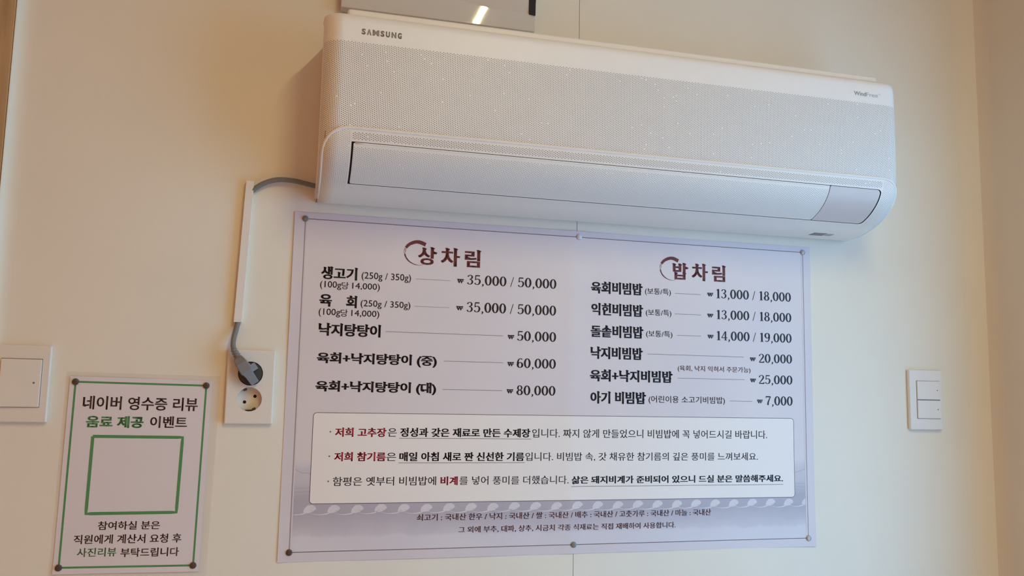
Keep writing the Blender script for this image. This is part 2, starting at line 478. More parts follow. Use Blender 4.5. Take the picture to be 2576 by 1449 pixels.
def perf_sheet(name, regions, hole, off):
    """regions: (tA, tB, lo(t), hi(t), perfLo, perfHi). Real round holes punched on a staggered lattice."""
    tt, ss, Q = [], [], []
    rnd = random.Random(3)
    def quad(a, b, c, d):
        i = len(tt)
        for p in (a, b, c, d):
            tt.append(p[0]); ss.append(p[1])
        Q.append((i, i + 1, i + 2, i + 3))
    def fill(tl, tr, l0, r0, l1, r1):
        n = max(1, int(math.ceil(max(l1 - l0, r1 - r0) / 4.0)))
        for k in range(n):
            f, g = k / n, (k + 1) / n
            quad((tl, l0 + (l1 - l0) * f), (tr, r0 + (r1 - r0) * f), (tr, r0 + (r1 - r0) * g), (tl, l0 + (l1 - l0) * g))
    for tA, tB, lo, hi, pl_, ph_ in regions:
        k0 = int(math.floor(tA / CW)); k1 = int(math.ceil(tB / CW))
        for k in range(k0, k1):
            tl, tr = max(tA, k * CW), min(tB, (k + 1) * CW)
            if tr - tl < 1e-6: continue
            l0, r0, l1, r1 = lo(tl), lo(tr), hi(tl), hi(tr)
            full = tr - tl > CW * 0.99
            a = max(l0, r0, pl_) + 0.4; b = min(l1, r1, ph_) - 0.4
            o = 0.5 * (k % 2)
            j0 = int(math.ceil((a + PH / 2) / PH - o)); j1 = int(math.floor((b - PH / 2) / PH - o))
            if not full or j1 < j0:
                fill(tl, tr, l0, r0, l1, r1); continue
            sa = (j0 + o) * PH - PH / 2; sb = (j1 + o) * PH + PH / 2
            fill(tl, tr, l0, r0, sa, sa)
            fill(tl, tr, sb, sb, l1, r1)
            tc = (tl + tr) / 2
            for j in range(j0, j1 + 1):
                sc = (j + o) * PH
                r = hole(tc, sc)
                if r < 0.12 or rnd.random() < 0.004:
                    quad((tl, sc - PH / 2), (tr, sc - PH / 2), (tr, sc + PH / 2), (tl, sc + PH / 2)); continue
                i = len(tt)
                for (p, q) in A8:
                    tt.append(tc + p * CW / 2); ss.append(sc + q * PH / 2)
                for (p, q) in C8:
                    tt.append(tc + p * r); ss.append(sc + q * r)
                for m in range(8):
                    n = (m + 1) % 8
                    Q.append((i + m, i + n, i + 8 + n, i + 8 + m))
    Q = [q[::-1] for q in Q]
    return quads_mesh(name, np.array(tt), np.array(ss), Q, off)
def grid_sheet(name, ts, sl, off):
    ts = np.asarray(ts); sl = np.asarray(sl)
    T_, S_ = np.meshgrid(ts, sl)
    w = len(ts)
    Q = [(j * w + i, (j + 1) * w + i, (j + 1) * w + i + 1, j * w + i + 1) for j in range(len(sl) - 1) for i in range(w - 1)]
    return quads_mesh(name, T_.ravel(), S_.ravel(), Q, off)
def on(t, s, off):
    x, y, d, n = surf([t], [s], off)
    return V(float(x[0]), float(y[0]), float(d[0]))

ac = tag(empty('air_conditioner', V(537, -29, 0)), 'long white wall-mounted air conditioner with perforated front above the menu poster', 'air conditioner')
q90 = RC * math.pi / 2
TL, TR = X0 + RC, X1 - RC
full_t = np.concatenate([np.linspace(TL - q90 - (DM - RC), TL - q90, 8), np.linspace(TL - q90, TL, 10)[1:], np.linspace(TL, TR, 40)[1:], np.linspace(TR, TR + q90, 10)[1:], np.linspace(TR + q90, TR + q90 + DM - RC, 8)[1:]])
child(link('body', grid_sheet('body', full_t, np.linspace(0, SEND, 120), -3.4), M['ac']), ac)

s_top = s_at_d(0) * 0 + float(np.interp(-303.0, [-304, -303], [float(PS[int(np.argmin(PY))]), float(PS[int(np.argmin(PY))]) + 6]))
s_lip = s_top - 25
s_perf, s_rid, s_fa, s_fb = s_at_y(-255.5), s_at_y(-115.5), s_at_y(-95.5), s_at_y(-43.8)
s_bot, s_fade = s_at_d(10), s_at_d(64)
RR = 42.0
cL, cR = TL - 27.0, TR + 27.0
def chin_top(t):
    if t < cL + RR:
        u = min(RR, cL + RR - t); return s_rid + RR - math.sqrt(RR * RR - u * u)
    if t > cR - RR:
        u = min(RR, t - (cR - RR)); return s_rid + RR - math.sqrt(RR * RR - u * u)
    return s_rid
def panel_hi(t):
    if t <= cL + 7 or t >= cR - 7: return SEND - 30
    return chin_top(t) + 2.5
tE = q90 + 10
fp = perf_sheet('front_panel', [(TL - tE, TR + tE, lambda t: s_lip, panel_hi, s_perf, SEND - 60)], lambda t, s: 0.73, 0.0)
child(link('front_panel', fp, M['ac']), ac)
bk = grid_sheet('panel_backing', np.concatenate([np.linspace(TL - q90 - 8, TL, 12), np.linspace(TL, TR, 30)[1:], np.linspace(TR, TR + q90 + 8, 12)[1:]]), np.linspace(s_perf - 3, SEND - 50, 60), -1.7)
child(link('panel_backing', bk, M['ac_back']), ac)

OL, OR_ = 61.0, 1017.0
def chin_hole(t, s):
    if t < OL or t > OR_:
        r = 0.52
    else:
        r = 0.72 if s < s_fa else 0.45
    e = (s_fade - 6 - s) / 34.0
    return r * max(0.0, min(1.0, e))
c0 = lambda v: (lambda t: v)
ch = perf_sheet('lower_cover', [(cL, OL, chin_top, c0(s_bot), 0, s_fade - 4), (OL, OR_, chin_top, c0(s_fa), s_rid + 4.5, s_fa - 1.5),
                                (OL, OR_, c0(s_fb), c0(s_bot), s_fb + 1.5, s_fade - 4), (OR_, cR, chin_top, c0(s_bot), 0, s_fade - 4)], chin_hole, 1.6)
child(link('lower_cover', ch, M['ac_chin']), ac)
child(link('cover_backing', grid_sheet('cover_backing', np.linspace(cL + 3, cR - 3, 60), np.linspace(s_rid + 6, s_fa, 12), 0.3), M['ac_back']), ac)
child(link('cover_backing', grid_sheet('cover_backing', np.linspace(cL + 1, OL, 14), np.linspace(s_rid + 22, s_fade, 30), 0.3), M['ac_back']), ac)
child(link('cover_backing', grid_sheet('cover_backing', np.linspace(OR_, cR - 1, 14), np.linspace(s_rid + 22, s_fade, 30), 0.3), M['ac_back']), ac)
child(link('cover_backing', grid_sheet('cover_backing', np.linspace(OL, OR_, 40), np.linspace(s_fb, s_fade, 14), 0.3), M['ac_back']), ac)
# raised rounded rim round the cover
path = []
for k in range(18): path.append((cL, s_bot - (s_bot - s_rid - RR) * k / 17))
for k in range(1, 15):
    a = math.pi / 2 * k / 14; path.append((cL + RR - RR * math.cos(a), s_rid + RR - RR * math.sin(a)))
for k in range(1, 50): path.append((cL + RR + (cR - cL - 2 * RR) * k / 49, s_rid))
for k in range(1, 15):
    a = math.pi / 2 * k / 14; path.append((cR - RR + RR * math.sin(a), s_rid + RR - RR * math.cos(a)))
for k in range(1, 18): path.append((cR, s_rid + RR + (s_bot - s_rid - RR) * k / 17))
child(link('cover_rim', tube_mesh('cover_rim', [on(t, s, 0.6) for t, s in path], [0.0005 + 0.0022 * min(1.0, max(0.0, (s_bot - s) / (s_bot - s_rid - RR)) ** 1.2 if s > s_rid + RR else 1.0) for t, s in path], 10), M['ac_chin'], None, True), ac)
# bottom edge of the cover
child(link('cover_lip', tube_mesh('cover_lip', [on(cL + (cR - cL) * k / 50, s_bot, 0.2) for k in range(51)], 0.0016, 8), M['ac_chin'], None, True), ac)
# dark recess behind the flap
child(link('outlet_recess', grid_sheet('outlet_recess', np.linspace(OL - 4, OR_ + 4, 40), np.linspace(s_fa - 4, s_fb + 4, 20), -0.6), M['ac_dark']), ac)

def skirt(name, loop, o1, o0, material):
    n = len(loop)
    vs = [on(t, s, o1) for t, s in loop] + [on(t, s, o0) for t, s in loop]
    return child(link(name, mesh(name, vs, [(i, (i + 1) % n, n + (i + 1) % n, n + i) for i in range(n)]), material, None, True), ac)
def rect_loop(a, b, c, d, rl, rr, n=6):
    pts = []
    def arc(cx_, cy_, r, a0):
        for k in range(n + 1):
            q = a0 + math.pi / 2 * k / n; pts.append((cx_ + r * math.cos(q), cy_ + r * math.sin(q)))
    def seg(p, q, m):
        for k in range(1, m): pts.append((p[0] + (q[0] - p[0]) * k / m, p[1] + (q[1] - p[1]) * k / m))
    arc(a + rl, c + rl, rl, math.pi); seg((a + rl, c), (b - rr, c), 40)
    arc(b - rr, c + rr, rr, -math.pi / 2); seg((b, c + rr), (b, d - rr), 14)
    arc(b - rr, d - rr, rr, 0); seg((b - rr, d), (a + rl, d), 40)
    arc(a + rl, d - rl, rl, math.pi / 2); seg((a, d - rl), (a, c + rl), 14)
    return pts
def rounded(a, b, c, d, rl, rr):
    def ins(t):
        if t < a + rl: u = a + rl - t; return rl - math.sqrt(max(0, rl * rl - u * u))
        if t > b - rr: u = t - (b - rr); return rr - math.sqrt(max(0, rr * rr - u * u))
        return 0
    return (lambda t: c + ins(t)), (lambda t: d - ins(t))
FL, FR = 64.2, 908.6
fa, fb = s_fa + 0.9, s_fb - 1.1
flo, fhi = rounded(FL, FR, fa, fb, 3.0, 0.8)
fl = perf_sheet('air_flap', [(FL, FR, flo, fhi, fa + 4.5, fb - 2)], lambda t, s: 0.60 * (1 - 0.35 * (s - fa) / (fb - fa)), 1.3)
child(link('air_flap', fl, M['ac_chin']), ac)
child(link('flap_backing', grid_sheet('flap_backing', np.linspace(FL + 2, FR - 2, 60), np.linspace(fa + 3, fb - 1, 24), -0.1), M['ac_back']), ac)
skirt('flap_edge', rect_loop(FL, FR, fa, fb, 3.0, 0.8), 1.3, -0.5, M['ac_chin'])
child(link('flap_ridge', tube_mesh('flap_ridge', [on(FL + 3 + (FR - FL - 4) * k / 60, fa + 1.4, 1.1) for k in range(61)], 0.0011, 8), M['ac'], None, True), ac)
DL, DR = 910.4, 1014.8
dlo, dhi = rounded(DL, DR, fa, fb, 0.8, 7.0)
dm = perf_sheet('display_panel', [(DL, DR, dlo, dhi, 1e6, -1e6)], lambda t, s: 0, 1.3)
child(link('display_panel', dm, M['ac_display']), ac)
skirt('display_edge', rect_loop(DL, DR, fa, fb, 0.8, 7.0), 1.3, -0.5, M['ac_chin'])
# solid corner of the cover outside the rounded display corners
for cy_, sgn in ((s_fa, 1), (s_fb, -1)):
    vs = [on(OR_ + 0.2, cy_, 1.6)]
    for k in range(9):
        a = math.pi / 2 * k / 8
        vs.append(on(OR_ - 8 + 8 * math.sin(a), cy_ + sgn * (8 - 8 * math.cos(a)), 1.6))
    child(link('cover_corner', mesh('cover_corner', vs, [(0, i, i + 1) for i in range(1, 9)]), M['ac_chin'], None, True), ac)
# two little receiver windows under the cover
def slanted(name, a, b, d_a, d_b, sk, material):
    sa, sb = s_at_d(d_a), s_at_d(d_b)
    vs = [on(a + sk, sa, 2.0), on(b + sk, sa, 2.0), on(b, sb, 2.0), on(a, sb, 2.0)]
    vs += [on(a + sk, sa, 0.2), on(b + sk, sa, 0.2), on(b, sb, 0.2), on(a, sb, 0.2)]
    child(link(name, mesh(name, vs, [(0, 1, 2, 3), (0, 4, 5, 1), (1, 5, 6, 2), (2, 6, 7, 3), (3, 7, 4, 0)]), material), ac)
slanted('receiver_window', 948.5, 977, 52, 36, 3, M['sensor'])
slanted('indicator_window', 980.5, 993, 50, 38, 3, M['sensor_light'])
# raised top grille strip behind the front panel
tg = box_bm(47, 1030, -318, -296, 4, 145, 5.5, 3)
bm_obj('top_grille', tg, M['ac'], ac, True)

# ================================================================ LETTERING
_cache = {}
def glyph_mesh(text, offset=0.0, heads=0.0, res=3):
    """2D outline text (em units) -> verts, faces; heads adds brush-like stem tops."""
    key = (text, offset, heads, res)
    if key in _cache: return _cache[key]
    cu = bpy.data.curves.new('t', 'FONT'); cu.body = text; cu.size = 1.0
    cu.offset = offset; cu.resolution_u = res
    o = bpy.data.objects.new('t', cu); COL.objects.link(o)
    dg = bpy.context.evaluated_depsgraph_get(); dg.update()
    me = bpy.data.meshes.new_from_object(o.evaluated_get(dg))
    vs = [(v.co.x, v.co.y) for v in me.vertices]
    fs = [tuple(p.vertices) for p in me.polygons]
    if heads > 0:
        bm = bmesh.new(); bm.from_mesh(me)
        for e in bm.edges:
            if len(e.link_faces) != 1: continue
            a, b = (v.co for v in e.verts)
            if abs(a.y - b.y) > 0.004: continue
            L_ = abs(a.x - b.x)
            if not (0.055 < L_ < 0.135): continue
            if e.link_faces[0].calc_center_median().y > a.y: continue
            xl, xr, y = min(a.x, b.x), max(a.x, b.x), a.y
            h = heads
            pts = [(xl - 0.35 * h, y + 0.55 * h), (xl + L_ * 0.45, y + 0.50 * h), (xr + 0.55 * h, y - 0.15 * h), (xr + 0.50 * h, y - 0.45 * h), (xr, y - 0.9 * h), (xl, y - 0.8 * h)]
            i = len(vs); vs += pts; fs.append(tuple(range(i, i + len(pts)))[::-1])
        bm.free()
    bpy.data.objects.remove(o); bpy.data.curves.remove(cu); bpy.data.meshes.remove(me)
    _cache[key] = (vs, fs)
    return vs, fs
def fit_text(name, text, x0, x1, yc, h, place, material, parent, offset=0.0, spread=0.0, heads=0.0, rot=0.0, data=None):
    """lay text so that its inked box is x0..x1 wide and h high round yc (mm); place(x, y) -> world point."""
    vs, fs = data or glyph_mesh(text, offset, heads)
    xs = [v[0] for v in vs]; ys = [v[1] for v in vs]
    ax, bx, ay, by = min(xs), max(xs), min(ys), max(ys)
    kx = (x1 - x0 - 2 * spread) / (bx - ax); ky = h / (by - ay)
    out, of = [], []
    cx_, cr, sr = (x0 + x1) / 2, math.cos(rot), math.sin(rot)
    for sh in ((-spread, 0.0, spread) if spread > 0 else (0.0,)):
        i = len(out)
        for (a, b) in vs:
            px = (a - (ax + bx) / 2) * kx + sh; py = -(b - (ay + by) / 2) * ky
            out.append(place(cx_ + px * cr - py * sr, yc + px * sr + py * cr))
        of += [tuple(v + i for v in f) for f in fs]
    o = link(name, mesh(name, out, of), material)
    if parent is not None: child(o, parent)
    return o
def brand_place(x, y):
    p = on(x, s_at_y(y), 0.25)
    return p
for ch_, a_, b_ in (('S', 500, 660), ('\u039b', 705, 885), ('M', 930, 1190), ('S', 1240, 1400), ('U', 1450, 1615), ('N', 1675, 1870), ('G', 1925, 2085)):
    xa_, xb_ = (69.0 + 63.0 * (q_ - 500) / 1585.0 for q_ in (a_, b_))
    fit_text('brand_letter', ch_, xa_, xb_, -272.4, 9.6, brand_place, M['logo'], ac, offset=0.035, spread=0.25)
fit_text('model_lettering', 'Wind', 961.5, 986.4, -271.4, 7.6, brand_place, M['logo2'], ac, offset=0.012)
fit_text('model_lettering', 'Free', 987.2, 1012.0, -271.4, 7.6, brand_place, M['logo3'], ac)
fit_text('model_lettering', 'TM', 1013.4, 1018.0, -274.2, 1.8, brand_place, M['logo3'], ac)

# hand-drawn numerals in a bold book-serif style: strokes (x, y, width) in a 0..1 high box
def oval(cx_, cy_, rx, ry, thick, thin, a0=0, a1=360, n=26):
    out = []
    for k in range(n + 1):
        a = math.radians(a0 + (a1 - a0) * k / n)
        out.append((cx_ + rx * math.cos(a), cy_ + ry * math.sin(a), thin + (thick - thin) * abs(math.cos(a)) ** 1.3))
    return out
TK, TN = 0.145, 0.07
DIG = {
 '0': (0.56, [oval(0.28, 0.5, 0.185, 0.465, TK, TN)]),
 '1': (0.46, [[(0.255, 0.02, TK), (0.255, 0.98, TK)], [(0.10, 0.025, 0.05), (0.40, 0.025, 0.05)], [(0.09, 0.83, 0.03), (0.16, 0.87, 0.06), (0.24, 0.955, 0.07)]]),
 '2': (0.54, [[(0.10, 0.74, 0.11), (0.11, 0.84, 0.09), (0.18, 0.93, 0.06), (0.28, 0.965, 0.06), (0.39, 0.90, 0.09), (0.43, 0.76, 0.12), (0.40, 0.62, 0.12), (0.29, 0.42, 0.10), (0.16, 0.22, 0.07), (0.08, 0.07, 0.05)],
              [(0.07, 0.055, 0.10), (0.30, 0.055, 0.11), (0.46, 0.06, 0.11), (0.48, 0.20, 0.04)]]),
 '3': (0.54, [[(0.10, 0.80, 0.12), (0.16, 0.91, 0.07), (0.27, 0.965, 0.06), (0.38, 0.90, 0.09), (0.41, 0.77, 0.12), (0.37, 0.63, 0.09), (0.22, 0.53, 0.05)],
              [(0.22, 0.53, 0.05), (0.37, 0.48, 0.08), (0.43, 0.30, 0.13), (0.38, 0.12, 0.10), (0.26, 0.035, 0.06), (0.13, 0.08, 0.07), (0.09, 0.20, 0.12)]]),
 '4': (0.56, [[(0.38, 0.0, 0.12), (0.38, 0.98, 0.12)], [(0.36, 0.96, 0.06), (0.06, 0.30, 0.06)], [(0.04, 0.29, 0.075), (0.54, 0.29, 0.075)], [(0.25, 0.02, 0.04), (0.51, 0.02, 0.04)]]),
 '5': (0.54, [[(0.14, 0.94, 0.11), (0.45, 0.94, 0.11)], [(0.14, 0.97, 0.06), (0.12, 0.50, 0.06)], [(0.12, 0.50, 0.06), (0.20, 0.59, 0.06), (0.32, 0.60, 0.07), (0.43, 0.50, 0.11), (0.45, 0.32, 0.13), (0.39, 0.12, 0.10), (0.26, 0.035, 0.06), (0.13, 0.08, 0.07), (0.09, 0.20, 0.12)]]),
 '6': (0.55, [oval(0.28, 0.30, 0.175, 0.265, TK, 0.055), [(0.43, 0.86, 0.10), (0.37, 0.95, 0.06), (0.28, 0.955, 0.06), (0.17, 0.84, 0.09), (0.115, 0.62, 0.12), (0.10, 0.42, 0.12), (0.11, 0.26, 0.12)]]),
 '7': (0.52, [[(0.06, 0.93, 0.12), (0.46, 0.93, 0.12)], [(0.065, 0.97, 0.04), (0.06, 0.76, 0.03)], [(0.46, 0.93, 0.07), (0.34, 0.62, 0.09), (0.25, 0.32, 0.12), (0.23, 0.03, 0.13)]]),
 '8': (0.55, [oval(0.275, 0.745, 0.145, 0.225, 0.11, 0.055), oval(0.275, 0.27, 0.175, 0.24, TK, 0.055)]),
 '9': (0.55, [oval(0.27, 0.69, 0.175, 0.27, TK, 0.055), [(0.12, 0.13, 0.10), (0.18, 0.05, 0.06), (0.27, 0.045, 0.06), (0.38, 0.16, 0.09), (0.435, 0.38, 0.12), (0.45, 0.58, 0.12), (0.44, 0.72, 0.12)]]),
 ',': (0.26, [[(0.13, 0.07, 0.12), (0.155, 0.02, 0.10), (0.13, -0.09, 0.06), (0.06, -0.17, 0.02)], [(0.10, 0.07, 0.10), (0.15, 0.07, 0.13)]]),
 '/': (0.50, [[(0.14, -0.02, 0.045), (0.36, 0.98, 0.045)]]),
 ' ': (0.16, []),
}
def ribbon(pts, smooth_it=True):
    """variable-width stroke in 2D -> verts, faces"""
    if smooth_it and len(pts) > 2:
        pp_ = catmull(pts, 4)
        pts = [(p.x, p.y, max(p.z, 0.001)) for p in pp_]
    vs, fs = [], []
    n = len(pts)
    for i, (x, y, w) in enumerate(pts):
        a = pts[max(i - 1, 0)]; b = pts[min(i + 1, n - 1)]
        dx, dy = b[0] - a[0], b[1] - a[1]; l = math.hypot(dx, dy) or 1
        nx, ny = -dy / l * w / 2, dx / l * w / 2
        vs += [(x + nx, y + ny), (x - nx, y - ny)]
    fs = [(2 * i, 2 * i + 1, 2 * i + 3, 2 * i + 2) for i in range(n - 1)]
    return vs, fs
def numerals(text):
    vs, fs, x = [], [], 0.0
    for c in text:
        w, strokes = DIG[c]
        for s in strokes:
            a, b = ribbon([(p[0] + x, p[1], p[2]) for p in s], len(s) > 2 and len(s) < 20)
            i = len(vs); vs += a; fs += [tuple(q + i for q in f) for f in b]
        x += w
    return vs, fs
def won_sign():
    """small squat won mark: a W crossed by two bars"""
    vs, fs = [], []
    for s in ([(0.08, 0.86, .17), (0.32, 0.0, .17)], [(0.32, 0.0, .10), (0.5, 0.8, .10)], [(0.5, 0.8, .15), (0.70, 0.0, .15)], [(0.70, 0.0, .10), (0.94, 0.86, .10)], [(-0.05, 0.74, .2), (1.08, 0.74, .2)], [(0.0, 0.42, .12), (1.05, 0.42, .12)]):
        a, b = ribbon(s, False)
        i = len(vs); vs += a; fs += [tuple(q + i for q in f) for f in b]
    return vs, fs

# ================================================================ MENU POSTER
PX0, PX1, PY0, PY1 = -18.0, 974.5, -11.0, 566.0
FW, FH = 958.1, 550.6
def und(x, y):
    """gentle waviness of the hanging sheet (mm off the wall)"""
    w = 0.9 + 0.55 * math.sin(x / 62.0 + 0.8) * math.sin(y / 150.0 + 0.4) + 0.35 * math.sin(x / 155.0 + y / 90.0)
    fold = 1.3 * math.exp(-abs(x - 478.0) / 26.0)
    edge = 1.2 * math.exp(-(x - PX0) / 14.0) * (0.5 + 0.5 * math.sin(y / 70.0)) + 2.0 * math.exp(-(math.hypot(x - PX1, y - PY1)) / 30.0)
    return w + fold + edge
def on_poster(lift):
    return lambda x, y: V(x, y, und(x, y) + lift)
poster = tag(empty('menu_poster', V(478, 278, 0)), 'large lilac white Korean menu poster with prices pinned under the air conditioner', 'poster')
def paper_sheet(name, x0, x1, y0, y1, nx, ny, f, material, parent, thick=0.35):
    vs, fs = [], []
    for lay in (0, thick):
        for j in range(ny + 1):
            for i in range(nx + 1):
                x = x0 + (x1 - x0) * i / nx; y = y0 + (y1 - y0) * j / ny
                vs.append(V(x, y, f(x, y) - lay))
    n = (nx + 1) * (ny + 1); w = nx + 1
    for j in range(ny):
        for i in range(nx):
            a = j * w + i
            fs.append((a, a + w, a + w + 1, a + 1)); fs.append((n + a, n + a + 1, n + a + w + 1, n + a + w))
    for i in range(nx):
        fs.append((i, i + 1, n + i + 1, n + i)); a = ny * w + i; fs.append((a, n + a, n + a + 1, a + 1))
    for j in range(ny):
        a = j * w; fs.append((a, n + a, n + a + w, a + w)); a = j * w + nx; fs.append((a, a + w, n + a + w, n + a))
    o = link(name, mesh(name, vs, fs), material, None, True)
    smooth_by_angle(o.data, 40)
    return child(o, parent)
paper_sheet('sheet', PX0, PX1, PY0, PY1, 124, 72, lambda x, y: und(x, y), M['poster'], poster, 0.3)
def line_print(name, segs, w, place, material, parent, closed=False):
    """printed rule: polylines (x, y), cut fine so that it follows the sheet"""
    vs, fs = [], []
    for pts in segs:
        fine = []
        for a, b in zip(pts[:-1], pts[1:]):
            n = max(1, int(math.hypot(b[0] - a[0], b[1] - a[1]) / 7))
            for k in range(n):
                fine.append((a[0] + (b[0] - a[0]) * k / n, a[1] + (b[1] - a[1]) * k / n))
        fine.append(pts[-1])
        a, b = ribbon([(p[0], p[1], w) for p in fine], False)
        i = len(vs); vs += a; fs += [tuple(q + i for q in f) for f in b]
    return child(link(name, mesh(name, [place(*v) for v in vs], fs), material), parent)
def round_rect(x0, x1, y0, y1, r, n=6):
    pts = []
    for cx_, cy_, a0 in ((x1 - r, y0 + r, -90), (x1 - r, y1 - r, 0), (x0 + r, y1 - r, 90), (x0 + r, y0 + r, 180)):
        for k in range(n + 1):
            a = math.radians(a0 + 90 * k / n); pts.append((cx_ + r * math.cos(a), cy_ + r * math.sin(a)))
    return pts
for sg in ([(0, 0), (FW, 0)], [(0, FH), (FW, FH)]):
    line_print('frame_line', [sg], 1.0, on_poster(0.22), M['line'], poster)
M['line_soft'] = mat('soft_brown_line_ink', (0.30, 0.23, 0.25), 0.45, 0.3, noise=0.02)
for xx_, xh in ((0, 2.2), (FW, FW - 3.4)):
    line_print('frame_line', [[(xx_, 0), (xx_, FH)]], 1.1, on_poster(0.22), M['line_soft'], poster)
    line_print('frame_pale_line', [[(xh, 4), (xh, FH - 3)]], 1.2, on_poster(0.20), M['tile_white'], poster)  # whitish second line printed beside each side of the frame

# printed row of old roof tiles peeping out under the white box
def blob(cx_, cy_, pts):
    return [(cx_ + a, cy_ + b) for a, b in pts]
vs, fs, vs2, fs2 = [], [], [], []
for k in range(25):
    x = 13 + k * 38.6; y = 480.5 + (k % 3) * 0.4
    cap = blob(x + 12, y, [(-6, 6), (-4, 0.5), (1, -4.2), (8, -4.8), (13, -2.2), (15, 1.5), (9, 6.5), (2, 8.5), (-3, 8)])
    i = len(vs); vs += cap; fs.append(tuple(range(i, i + len(cap)))[::-1])
    a, b = ribbon([(x - 22, y + 8, 0.3), (x - 10, y + 10.5, 0.9), (x + 2, y + 10.0, 1.8), (x + 10, y + 7.5, 2.4), (x + 16, y + 3, 1.2)])
    i = len(vs); vs += a; fs += [tuple(q + i for q in f) for f in b]
    a, b = ribbon([(x - 20, y + 4, 0.5), (x - 10, y + 7.5, 0.9), (x + 2, y + 8.0, 0.5)])
    i = len(vs2); vs2 += a; fs2 += [tuple(q + i for q in f) for f in b]
cl_ = lambda v: (min(max(v[0], 3.5), FW - 4.5), max(v[1], 474.6))
child(link('roof_tile_print', mesh('roof_tile_print', [on_poster(0.12)(*cl_(v)) for v in vs], fs), M['tile_white']), poster)
child(link('roof_tile_shade', mesh('roof_tile_shade', [on_poster(0.14)(*cl_(v)) for v in vs2], fs2), M['tile_line']), poster)
# wall courses and hill outline at both margins of the box
for y in (448, 454, 460, 466, 471):
    for sg in ([(3, y + 1), (28, y)], [(933, y), (955, y + 1)]):
        line_print('wall_course_print', [sg], 0.9, on_poster(0.13), M['tile_line'], poster)
for sg in ([[(3.5, 418), (8, 421), (14, 424), (22, 424), (28, 426)], [(932, 428), (940, 426), (946, 424), (951, 423), (955, 419)]]):
    line_print('hill_print', [sg], 1.0, on_poster(0.13), M['tile_line'], poster)
# white box, cut as a grid so that it follows the sheet
BX = (28.3, 931.0, 325.5, 474.0, 6.0)
def box_print():
    x0, x1, y0, y1, r = BX
    xs = [x0 + r * k / 5 for k in range(5)] + list(np.linspace(x0 + r, x1 - r, 118)) + [x1 - r + r * k / 5 for k in range(1, 6)]
    vs, fs = [], []
    ny = 20
    for x in xs:
        u = max(0, x0 + r - x, x - (x1 - r)); ins = r - math.sqrt(max(0, r * r - u * u))
        for j in range(ny + 1):
            vs.append((x, y0 + ins + (y1 - y0 - 2 * ins) * j / ny))
    w = ny + 1
    for i in range(len(xs) - 1):
        for j in range(ny):
            a = i * w + j; fs.append((a, a + 1, a + w + 1, a + w))
    o = link('notice_box', mesh('notice_box', [on_poster(0.18)(*v) for v in vs], fs), M['paper_box'], None, True)
    return child(o, poster)
box_print()
rr = round_rect(BX[0], BX[1], BX[2], BX[3], BX[4]); rr.append(rr[0])
line_print('box_outline', [rr], 0.85, on_poster(0.26), M['line'], poster)

STY = {  # material, outline offset, sideways thickening, stem heads
 'name': ('ink', 0.016, 0.55, 0.085), 'detail': ('ink_soft', 0.0, 0.06, 0.0), 'note': ('foot_ink', 0.0, 0.08, 0.03),
 'red': ('red', 0.016, 0.36, 0.07), 'bold': ('ink', 0.014, 0.34, 0.07), 'body': ('ink_soft', 0.0, 0.12, 0.05), 'foot': ('foot_ink', 0.003, 0.16, 0.05),
 'brown': ('brown', 0.012, 0.18, 0.05), 'green': ('green', 0.024, 0.32, 0.0), 'brown2': ('brown', 0.008, 0.14, 0.05), 'green2': ('green', 0.006, 0.14, 0.05)}
PART = {'name': 'dish_name', 'detail': 'portion_note', 'note': 'order_note', 'price': 'price', 'won': 'currency_mark', 'red': 'notice_text', 'bold': 'notice_text', 'body': 'notice_text', 'foot': 'origin_text'}

